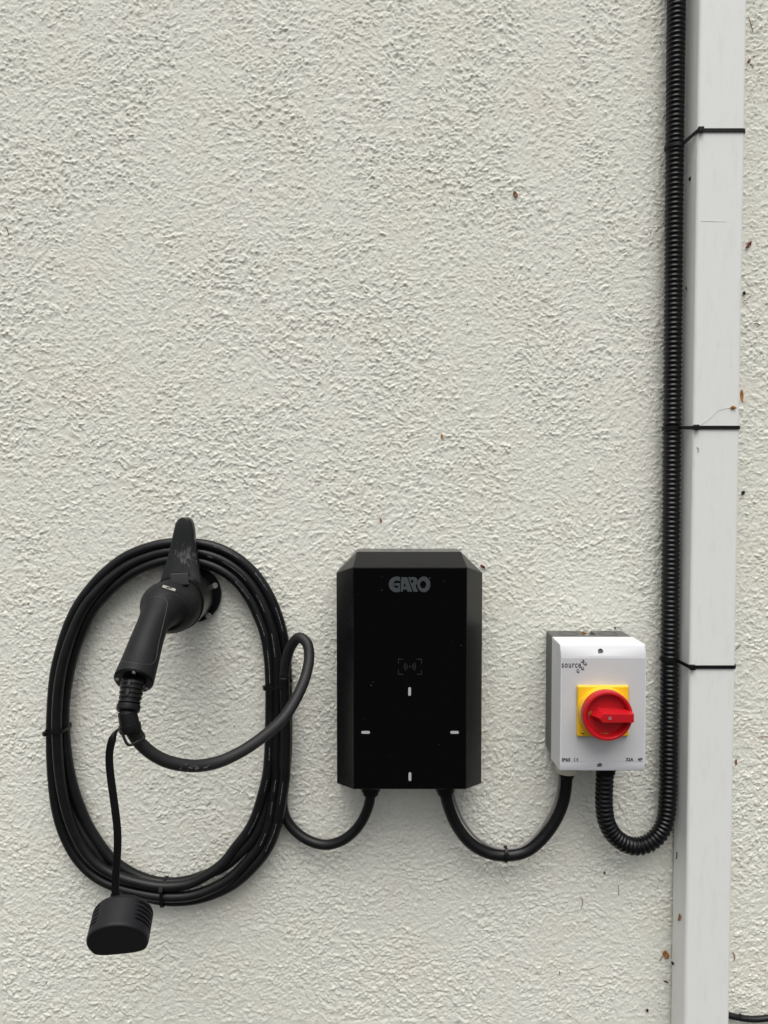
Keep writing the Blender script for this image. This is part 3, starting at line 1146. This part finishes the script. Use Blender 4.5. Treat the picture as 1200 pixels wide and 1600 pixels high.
# radius by nearest key, interpolated along the arc length of the keys
kl = [0.0]
for a, b in zip(pk, pk[1:]):
    kl.append(kl[-1] + (b - a).length)
pl = [0.0]
for a, b in zip(pp, pp[1:]):
    pl.append(pl[-1] + (b - a).length)
rad = [float(np.interp(s / pl[-1] * kl[-1], kl, [r for a, r in plug_keys])) for s in pl]
rad = [sum(rad[max(0, i - 2):i + 3]) / len(rad[max(0, i - 2):i + 3]) for i in range(len(rad))]
grip_me = tube(pp, rad, 40, up=(0, 0, 1))
grip = link('plug_grip', bevelled(grip_me, .0012, 3, 60), M['plug'], cable, auto=40)
bvh = BVHTree.FromPolygons([v.co.copy() for v in grip_me.vertices], [tuple(p.vertices) for p in grip_me.polygons])


def on_plug(px, py, lift=.0001):
    d = ray(px, py).normalized()
    loc, nrm, _, _ = bvh.ray_cast(CAMP, d)
    if loc is None:
        return None, None
    if nrm.dot(d) > 0:
        nrm = -nrm
    return loc + nrm * lift, nrm


def surf_line(pix, r, mat, name):
    q = catmull([Vector((x, y, 0)) for x, y in pix], 2.0)
    pts = [on_plug(a.x, a.y, r * .15)[0] for a in q]
    pts = [a for a in pts if a is not None]
    if len(pts) > 2:
        link(name, tube(pts, r, 6), mat, grip)


surf_line([(189, 1033), (205, 1036), (225, 1038), (238, 1037), (243, 1031), (248, 1005), (255, 975), (260, 952), (261, 940), (255, 934), (240, 933), (226, 939)], .00030, M['seam'], 'panel_seam')
surf_line([(246, 932), (265, 927), (282, 933), (294, 947), (299, 962)], .00026, M['seam'], 'head_seam')
surf_line([(181, 1054), (192, 1048), (210, 1047.5), (228, 1054), (238, 1066)], .00045, M['plug_dark'], 'end_seam')
p, nrm = on_plug(264, 919, 0)
if p is not None:
    side = Vector((1, 0, -.12)).normalized()
    side = (side - nrm * side.dot(nrm)).normalized()
    up_ = nrm.cross(side)
    link('badge', obox(p, side, nrm, up_, .0155, .0008, .0045, .0003), M['badge'], grip, auto=40)
    link('badge_emblem', obox(p + nrm * .0003, (side + up_ * .3), nrm, up_ - side * .3, .0060, .0008, .0018), M['plug_dark'], grip, smooth=False)
p, nrm = on_plug(300, 932, 0)
if p is not None:
    link('screw', lathe(p - nrm * .0002, nrm, [(0, .0016), (.0004, .0014)], 12), M['plug_dark'], grip)

# end plate, screws, strain relief
axis = (pp[-1] - pp[-4]).normalized()
endc = pp[-1]
ep = link('end_plate', lathe(endc - axis * .001, axis, [(0, .0196), (.0018, .0196), (.0022, .0190)], 40, up=(0, -1, 0)), M['plug_dark'], cable, auto=30)
e1 = (Vector((1, 0, 0)) - axis * axis.x).normalized()
e2 = axis.cross(e1)
for a in (-150, -42, 75, 165):
    c = endc + axis * .0011 + (e1 * math.cos(math.radians(a)) + e2 * math.sin(math.radians(a))) * .0165
    link('screw', lathe(c, axis, [(0, .0019), (.0006, .0019), (.0008, .0013), (.0003, .0006)], 12), M['steel'], ep, auto=30)
tailp = P(199.3, 1113, .238)
srd = (tailp - endc)
srl = srd.length
srd.normalize()
prof = [(0, .0126)]
t = .002
nr = 5
for i in range(nr):
    r0 = .0128 - .0014 * i / (nr - 1)
    prof += [(t, r0 - .0018), (t + .0012, r0 - .0018), (t + .0014, r0), (t + .0042, r0 - .0002), (t + .0044, r0 - .0018)]
    t += .0061
prof += [(t + .0005, .0122), (t + .0065, .0120), (t + .0085, .0110), (t + .0095, .0080)]
sc_ = srl / (t + .0095)
prof = [(a * sc_, b) for a, b in prof]
srm = lathe(endc, srd, prof, 32, up=(0, -1, 0))
relief = link('strain_relief', srm, M['plug_dark'], cable, auto=30)
for i in range(nr):
    pass
for s, tt in ((0, .006), (0, .018)):
    c = endc + srd * (tt * sc_) + (Vector((0, -1, 0)) - srd * (-srd.y)).normalized() * .0118
    link('rib_bridge', obox(c, e1, (0, -1, 0), srd, .0035, .0035, .0065, .0005), M['plug_dark'], relief, auto=30)
# release catch on the nose of the plug
p, nrm = on_plug(281, 914, 0)
catch_c = P(280.5, 903.5, .128)
lv = [P(266, 896, .112), P(294.5, 895, .110), P(296, 914, .114), P(264.5, 915, .118), P(267, 893, .060), P(293.5, 892, .060), P(296, 914, .060), P(264.5, 914, .060)]
link('latch', bevelled(mesh(lv, [(0, 1, 2, 3), (4, 7, 6, 5), (0, 4, 5, 1), (1, 5, 6, 2), (2, 6, 7, 3), (3, 7, 4, 0)]), .0012, 2), M['plug_dark'], cable, auto=30)

# ------------------------------------------------------------------ holster
hol_c = P(301, 928, 0.0)
holster = empty('plug_holster', (hol_c.x, 0, hol_c.z), 'black wall holster with a tall hook tongue carrying the cable coil', 'holster')
fr_ = 44.5 * (1 - .006) / FPX
link('flange', lathe((flange_c.x, -.0028, flange_c.z), (0, -1, 0), [(0, fr_), (.005, fr_), (.0062, fr_ - .001)], 64), M['plug_dark'], holster, auto=30)
for px, py, r in ((336, 915, .0040), (322.5, 917.5, .0034), (325.5, 962, .0040), (272, 965, .004)):
    q = P(px, py, .009)
    s_ = link('screw', lathe((q.x, -.0088, q.z), (0, -1, 0), [(0, r), (.0010, r), (.0016, r * .75), (.0016, r * .45), (.0008, r * .4), (.0008, .0002)], 18), M['steel'] if px != 322.5 else M['seam'], holster, auto=30)
b0, b1 = out_from_flange(.008), out_from_flange(.086)
bd = (b1 - b0)
link('socket', lathe(b0, bd, [(0, .031), (bd.length * .5, .0325), (bd.length * .97, .0345), (bd.length, .0340), (bd.length, .030), (bd.length * .8, .029)], 48), M['hook'], holster, auto=35)
# hook tongue: rows of (py, left px, right px, h)
rows = [(808.5, 283, 293, .0460), (812, 277.5, 298.5, .0470), (818, 274, 301, .0480), (828, 271.5, 303, .0490), (842, 268.5, 304, .0500), (860, 264.5, 306, .0515), (880, 259, 309, .054), (900, 252.5, 312.5, .060), (918, 247, 316, .064), (935, 247, 318, .064)]
v, f = [], []
for (py, a, b, h) in rows:
    m = 8
    for k in range(m + 1):
        t = k / m
        cr = .0045 * (1 - (2 * t - 1) ** 4)
        v.append(P(a + (b - a) * t, py, h + cr))
nfront = len(v)
for (py, a, b, h) in rows:
    for k in range(9):
        t = k / 8
        q = P(a + (b - a) * t, py, h)
        v.append(Vector((q.x, -(h - .0085), q.z)))
for i in range(len(rows) - 1):
    for k in range(8):
        a = i * 9 + k
        f.append((a, a + 1, a + 10, a + 9))
        f.append((nfront + a, nfront + a + 9, nfront + a + 10, nfront + a + 1))
for i in range(len(rows) - 1):
    for k in (0, 8):
        a = i * 9 + k
        f.append((a, a + 9, nfront + a + 9, nfront + a))
for i in (0, len(rows) - 1):
    for k in range(8):
        a = i * 9 + k
        f.append((a, a + 1, nfront + a + 1, nfront + a))
link('hook_tongue', bevelled(mesh(v, f), .0010, 2, 45), M['hook'], holster, auto=40)

# ------------------------------------------------------------------ ties on the coil
def coil_tie(i, hmin, hmax, label, ang, grow=1.0):
    (ox, oy), (ix, iy) = ST[i]
    hm = (hmin + hmax) / 2
    a, b = P(ox, oy, hm), P(ix, iy, hm)
    c = (a + b) / 2
    j = (i + 1) % NS
    (px, py), (qx, qy) = ST[j]
    c2 = (P(px, py, hm) + P(qx, qy, hm)) / 2
    n1 = (a - b).normalized()
    t = (c2 - c)
    t = (t - n1 * t.dot(n1)).normalized()
    return tie_ring(c, t, n1, (a - b).length / 2 * grow - .0024, (0, -1, 0), (hmax - hmin) / 2, label, ang, 3.2, 'cable ties on the cables')


(ox, oy), (ix, iy) = ST[21]
ST_SAVE = ST[21]
ST[21] = ((72, 1140), (109.5, 1137))
ST22 = ST[22]
coil_tie(21, .003, .0410, 'black cable tie round the left side of the cable coil', 62)
ST[21] = ST_SAVE
coil_tie(29, .003, .0365, 'black cable tie round the bottom of the cable coil, head on top', 118)
ST2 = ST[2]
ST[2] = ((458.5, 1066), (413, 1071))
coil_tie(2, .002, .0420, 'black cable tie round the right side of the coil beside the loop', 150)
ST[2] = ST2

# ------------------------------------------------------------------ dust cap on its strap
capO = P(187, 1432, .235)
cap = empty('dust_cap', capO, 'black plug dust cap hanging by a flat strap below the plug', 'dust cap')
face_c = P(183, 1474, .258)
back_c = P(194, 1422, .226)
ca = (face_c - back_c).normalized()
cxv = (Vector((1, 0, 0)) - ca * ca.x).normalized()
cyv = cxv.cross(ca)
if cyv.z < 0:
    cyv = -cyv
Lc = (face_c - back_c).length
RW = 48.5 * (1 - .262) / FPX
v, f = [], []
NA, NL = 96, 60


def cap_r(a):
    """plug outline: round with a flat underside"""
    x, y = math.cos(a), math.sin(a)
    k = 1.0
    r = 1.0
    if y < 0:
        lim = .66
        n_ = 3.6
        r = 1.0 / ((abs(x) ** n_ + (abs(y) / lim) ** n_) ** (1 / n_)) if abs(y) / lim > .01 else 1.0
        r = min(r, 1.0)
    else:
        lim = .95
        r = 1.0 / ((abs(x) ** 2.0 + (abs(y) / lim) ** 2.0) ** .5)
    return r


for i in range(NL + 1):
    s = i / NL
    edge = 1.0
    d0 = min(s * Lc, (1 - s) * Lc)
    e = .0035 if s > .5 else .006
    if d0 < e:
        edge = 1 - .10 * (1 - math.sqrt(max(0, 1 - ((e - d0) / e) ** 2))) * (1.0 if s > .5 else 1.6)
    for k in range(NA):
        a = 2 * math.pi * k / NA
        gr = 0.0
        if .18 < s < .80:
            u = ((s - .18) / .62 * 5) % 1.0
            side = max(0.0, min(1.0, (abs(math.cos(a)) - .62) / .12))
            if math.sin(a) < -.55:
                side = 0
            gr = .0022 * side * (1 if u < .42 else 0)
        r = RW * cap_r(a) * edge - gr
        v.append(back_c + ca * (s * Lc) + cxv * (math.cos(a) * r) + cyv * (math.sin(a) * r))
for i in range(NL):
    for k in range(NA):
        k2 = (k + 1) % NA
        f.append((i * NA + k, i * NA + k2, (i + 1) * NA + k2, (i + 1) * NA + k))
f.append(tuple(range(NA)))
f.append(tuple(range(NL * NA, (NL + 1) * NA)))
link('cap_body', mesh(v, f), M['cap'], cap, auto=35)
anchor = back_c + ca * (Lc * .30) + cyv * (RW * .93)
ax_ = P(180, 1397, .2)
strap_pts = [P(x, y, h + .031) for x, y, h in ((193.5, 1139, .2035), (187.5, 1139, .2045), (181.5, 1143, .2055), (176, 1154, .206), (171.8, 1170, .206), (170.8, 1188, .206), (172.5, 1210, .206), (176.5, 1240, .206), (180.5, 1270, .206), (183.2, 1295, .206), (183.8, 1318, .206), (182.5, 1345, .206), (180.8, 1370, .206), (180.2, 1392, .206), (180.2, 1406, .206))]
spp = catmull(strap_pts, .004)
sdst = [0.0]
for a, b in zip(spp, spp[1:]):
    sdst.append(sdst[-1] + (b - a).length)
swd = []
for d in sdst:
    a = min(1.0, max(0.0, (d - .003) / .024))
    a = a * a * (3 - 2 * a)
    swd.append(Vector((.30, -.8, .45)).lerp(Vector((1, .36, 0)), a))
link('strap', bevelled(ribbon(spp, swd, .0078, .0024), .0005, 1, 60), M['tie'], cap, auto=40)
link('strap_anchor', obox(P(180.5, 1409, .2385), cxv, cyv, ca, .0125, .0085, .0170, .0018), M['plug_dark'], cap, auto=40)
# sleeve and ring that hold the strap on the cable
s0, s1 = P(198.8, 1111.5, .2380), P(204.5, 1144, .2395)
sd = s1 - s0
link('sleeve', lathe(s0, sd, [(0, .0090), (.001, .0096), (sd.length * .60, .0100), (sd.length * .62, .0112), (sd.length * .92, .0112), (sd.length, .0102), (sd.length, .007)], 28), M['tie'], cap, auto=30)
lp = [P(192, 1141, .247), P(188, 1137, .246), P(190, 1143, .248), P(196, 1158, .250), P(200, 1163.5, .250), P(205, 1164, .249), P(214, 1159, .247), P(222, 1156, .243), P(225.5, 1151, .240), P(222, 1144, .239), P(214, 1135, .238)]
link('ring', tube(catmull(lp, .002), .0014, 8), M['tie'], cap)

# ------------------------------------------------------------------ cable crossing at the lower right
lp = [P(1085, 1575, .010), P(1128, 1584, .0085), P(1145, 1588, .0085), P(1160, 1591, .0085), P(1180, 1592.5, .0085), P(1205, 1590, .0085), P(1260, 1580, .009), P(1400, 1560, .009), P(1800, 1545, .009)]
lc = link('wall_cable', tube(catmull(lp, .004), .0041, 14), M['rubber'])
tag(lc, 'thin black cable along the wall, right of the downpipe at the bottom', 'cable')

# ------------------------------------------------------------------ wind-blown debris stuck on the wall and pipe
def surf(px, py, where):
    if where == 'wall':
        q = P(px, py, 0)
        h = float(wall_h(q.x, q.z)) + .0006
        return P(px, py, h), Vector((0, -1, 0))
    if where == 'front':
        return P(px, py, PH1 + .0003), Vector((0, -1, 0))
    if where == 'side':      # left face of the downpipe
        d = ray(px, py)
        q = CAMP + d * ((PX0 - .0003 - CAMP.x) / d.x)
        return q, Vector((-1, 0, 0))
    q = P(px, py, float(where))
    return q, Vector((0, -1, 0))


def leaf_mesh(c, n, L, W, ang, curl=.3):
    n = n.normalized()
    u = Vector((0, 0, 1)) if abs(n.z) < .9 else Vector((1, 0, 0))
    s = u.cross(n).normalized()
    d = (u * math.cos(ang) + s * math.sin(ang))
    w = n.cross(d)
    v, f = [], []
    k = 7
    for i in range(k):
        t = i / (k - 1)
        wd = W * (math.sin(math.pi * min(1, t * .92 + .06)) ** .8) * random.uniform(.75, 1.15) / 2
        ctr = c + d * (L * (t - .5)) + n * (curl * L * (t - .5) ** 2 + .0003)
        v += [ctr - w * wd + n * (wd * random.uniform(.2, .8)), ctr + n * 0, ctr + w * wd + n * (wd * random.uniform(.1, .9))]
    m = len(v)
    v += [q - n * .0003 for q in v]
    for i in range(k - 1):
        for j in (0, 1):
            a = i * 3 + j
            f.append((a, a + 1, a + 4, a + 3))
            f.append((m + a, m + a + 3, m + a + 4, m + a + 1))
    for i in range(k - 1):
        for j in (0, 2):
            a = i * 3 + j
            f.append((a, a + 3, m + a + 3, m + a))
    for a in (0, (k - 1) * 3):
        for j in (0, 1):
            f.append((a + j, a + j + 1, m + a + j + 1, m + a + j))
    return mesh(v, f)


def twig_mesh(c, n, L, r, ang, bend):
    u = Vector((0, 0, 1))
    s = u.cross(n).normalized()
    d = (u * math.cos(ang) + s * math.sin(ang))
    w = n.cross(d)
    pts = []
    for i in range(7):
        t = i / 6 - .5
        pts.append(c + d * (L * t) + w * (bend * L * (t * t - .1) + random.uniform(-.04, .04) * L) + n * (r * .7))
    return tube(catmull(pts, L / 16), r, 6)


def grit_mesh(c, n, r):
    bm = bmesh.new()
    bmesh.ops.create_icosphere(bm, subdivisions=1, radius=r)
    for vv in bm.verts:
        vv.co *= random.uniform(.6, 1.25)
        vv.co.z *= 1.3
        vv.co += c + n * (r * .4)
    me = bpy.data.meshes.new('grit')
    bm.to_mesh(me)
    bm.free()
    return me


MMPX = 1.0 / FPX
DEB = [
    ('dry_leaf', 805, 304, 'wall', 11, 7, 30, 'leafbrown', 'small brown dry bud stuck alone high on the blank wall'),
    ('dry_twig', 12, 361, 'wall', 12, 1.0, 15, 'twig', 'short dark twig on the wall at the far left edge'),
    ('dry_leaf', 690.5, 682, 'wall', 8, 4, 15, 'leaforange', 'tiny orange leaf scrap on the wall well above the charger'),
    ('dry_leaf', 595, 813, 'wall', 8, 3, 15, 'leafbrown', 'tiny brown leaf scrap on the wall just above the charger box'),
    ('dry_leaf', 754, 885, 'wall', 9, 5, 60, 'leafred', 'red-brown leaf scrap at the upper right corner of the charger'),
    ('dry_leaf', 1169, 383, 'wall', 13, 6, -40, 'leafred', 'dark red leaf on the wall right of the downpipe, between two ties'),
    ('dry_leaf', 1170, 96, 'wall', 7, 4, -50, 'leafred', 'dark red scrap right of the downpipe above the topmost tie'),
    ('dry_twig', 1175, 103, 'wall', 8, .9, 40, 'twig', 'short twig right of the downpipe below the dark red scrap'),
    ('dry_twig', 1173, 38, 'wall', 22, 1.0, 20, 'leafbrown', 'brown twig at the top right corner of the wall'),
    ('grit_crumb', 1162.5, 458, 'wall', 3.2, 0, 0, 'grit', 'black crumb on the wall right of the downpipe, below the dark red leaf'),
    ('dry_twig', 1168, 466, 'wall', 18, .6, -48, 'twig', 'hair-thin twig trailing from the black crumb right of the downpipe'),
    ('dry_leaf', 1158, 619, '0.030', 20, 6, 4, 'leaforange', 'orange leaf strip caught on the right edge of the downpipe'),
    ('dry_leaf', 1145, 637, 'front', 9, 5, 80, 'leaforange', 'small pale leaf scrap on the front of the downpipe above the middle tie'),
    ('grit_crumb', 1161, 770, 'wall', 4, 0, 0, 'grit', 'black crumb on the wall right of the downpipe, below the middle tie'),
    ('grit_crumb', 1078.5, 279, 'side', 3.4, 0, 0, 'grit', 'black crumb on the left side of the downpipe below the topmost tie'),
    ('dry_leaf', 1073.5, 450, 'side', 7, 4, 30, 'leafred', 'small red scrap on the left side of the downpipe'),
    ('dry_twig', 1090.5, 703, 'front', 8, .7, 10, 'twig', 'tiny dark curl on the front of the downpipe below the middle tie'),
    ('dry_twig', 1057.5, 1337, 'side', 12, 1.1, -12, 'grit', 'dark curled scrap on the left side of the downpipe, beside the conduit bend'),
    ('dry_leaf', 1063, 1433, 'side', 15, 6, -20, 'leaforange', 'pale orange scrap low on the left side of the downpipe'),
    ('dry_leaf', 1040, 1490, 'wall', 14, 10, 20, 'leaforange', 'orange leaf scrap on the wall touching the lower left of the downpipe'),
    ('dry_twig', 1034, 1494, 'wall', 16, 1.0, -20, 'leafbrown', 'curved brown twig beside the orange leaf scrap at the downpipe'),
    ('grit_crumb', 1052, 1505, 'side', 3.6, 0, 0, 'grit', 'black crumb low on the left side of the downpipe'),
    ('dry_leaf', 1040, 1533, 'wall', 8, 3.5, 70, 'leafred', 'dark brown scrap at the foot of the wall left of the downpipe'),
    ('dry_twig', 1147, 1494, 'wall', 14, 1.0, 10, 'leafbrown', 'bent brown twig right of the downpipe near the bottom'),
    ('dry_twig', 909, 1409, 'wall', 17, .8, 8, 'leafbrown', 'curled brown thread on the wall below the isolator switch'),
    ('dry_twig', 966.5, 1391, 'wall', 17, .6, 3, 'twig', 'thin upright twig on the wall below the conduit bend'),
    ('grit_crumb', 944.5, 1363.5, 'wall', 2.2, 0, 0, 'grit', 'black crumb on the wall just left below the conduit bend'),
    ('grit_crumb', 1011, 1578, 'wall', 3.0, 0, 0, 'grit', 'black crumb on the wall near the bottom, left of the downpipe'),
    ('dry_twig', 874.5, 1520, 'wall', 7, .7, 5, 'twig', 'tiny dark twig on the bare wall near the bottom'),
    ('dry_twig', 1195, 1151, 'wall', 12, 1.0, 85, 'leafbrown', 'brown twig lying level on the wall at the right edge'),
    ('dry_leaf', 1149.5, 1190, 'wall', 9, 4, 5, 'leafbrown', 'brown leaf scrap right of the downpipe, level with the switch bottom'),
    ('dry_twig', 1153, 1011, 'wall', 11, .9, -45, 'twig', 'short slanted twig right of the downpipe above the lowest tie'),
    ('grit_crumb', 1156, 1585.5, '0.014', 3.4, 0, 0, 'grit', 'black crumb sitting on the thin wall cable at the bottom right'),
    ('grit_crumb', 961, 981, 'wall', 2.2, 0, 0, 'grit', 'black crumb on the wall just above the isolator switch'),
    ('dry_leaf', 912, 988.5, '0.026', 9, 5, 70, 'leaforange', 'orange leaf scrap lodged in the top of the isolator box'),
    ('dry_twig', 1183, 506, 'wall', 9, .9, 70, 'grit', 'short black twig right of the downpipe, well below the dark red leaf'),
]
for (nm, px, py, where, L, W, ang, mt, lab) in DEB:
    c, n = surf(px, py, where)
    if where == 'side':
        ang = ang
    if nm == 'dry_leaf':
        me = leaf_mesh(c, n, L * MMPX, W * MMPX, math.radians(-ang), random.uniform(.3, .9))
    elif nm == 'dry_twig':
        me = twig_mesh(c, n, L * MMPX, W * MMPX * .55, math.radians(-ang), random.uniform(.25, .8))
    else:
        me = grit_mesh(c, n, L * MMPX * .75)
    o = link(nm, me, M[mt])
    tag(o, lab, {'dry_leaf': 'dry leaf', 'dry_twig': 'twig', 'grit_crumb': 'grit'}[nm], 'wind-blown debris')

sp = []
for i in range(150):
    px, py = random.uniform(0, 1200), random.uniform(0, 1600)
    if i % 3 == 0:
        px = random.choice((random.uniform(1172, 1200), random.uniform(985, 1045)))
    q = P(px, py, 0)
    if PX0 - .01 < q.x < PX1 + .01:
        continue
    c, n = surf(px, py, 'wall')
    sp.append(grit_mesh(c - n * .0004, n, random.uniform(.0004, .0009)))
o = link('dirt_specks', join_meshes(sp), M['greyspeck'])
tag(o, 'tiny dark dirt specks scattered over the stucco wall', 'dirt')
o['kind'] = 'stuff'
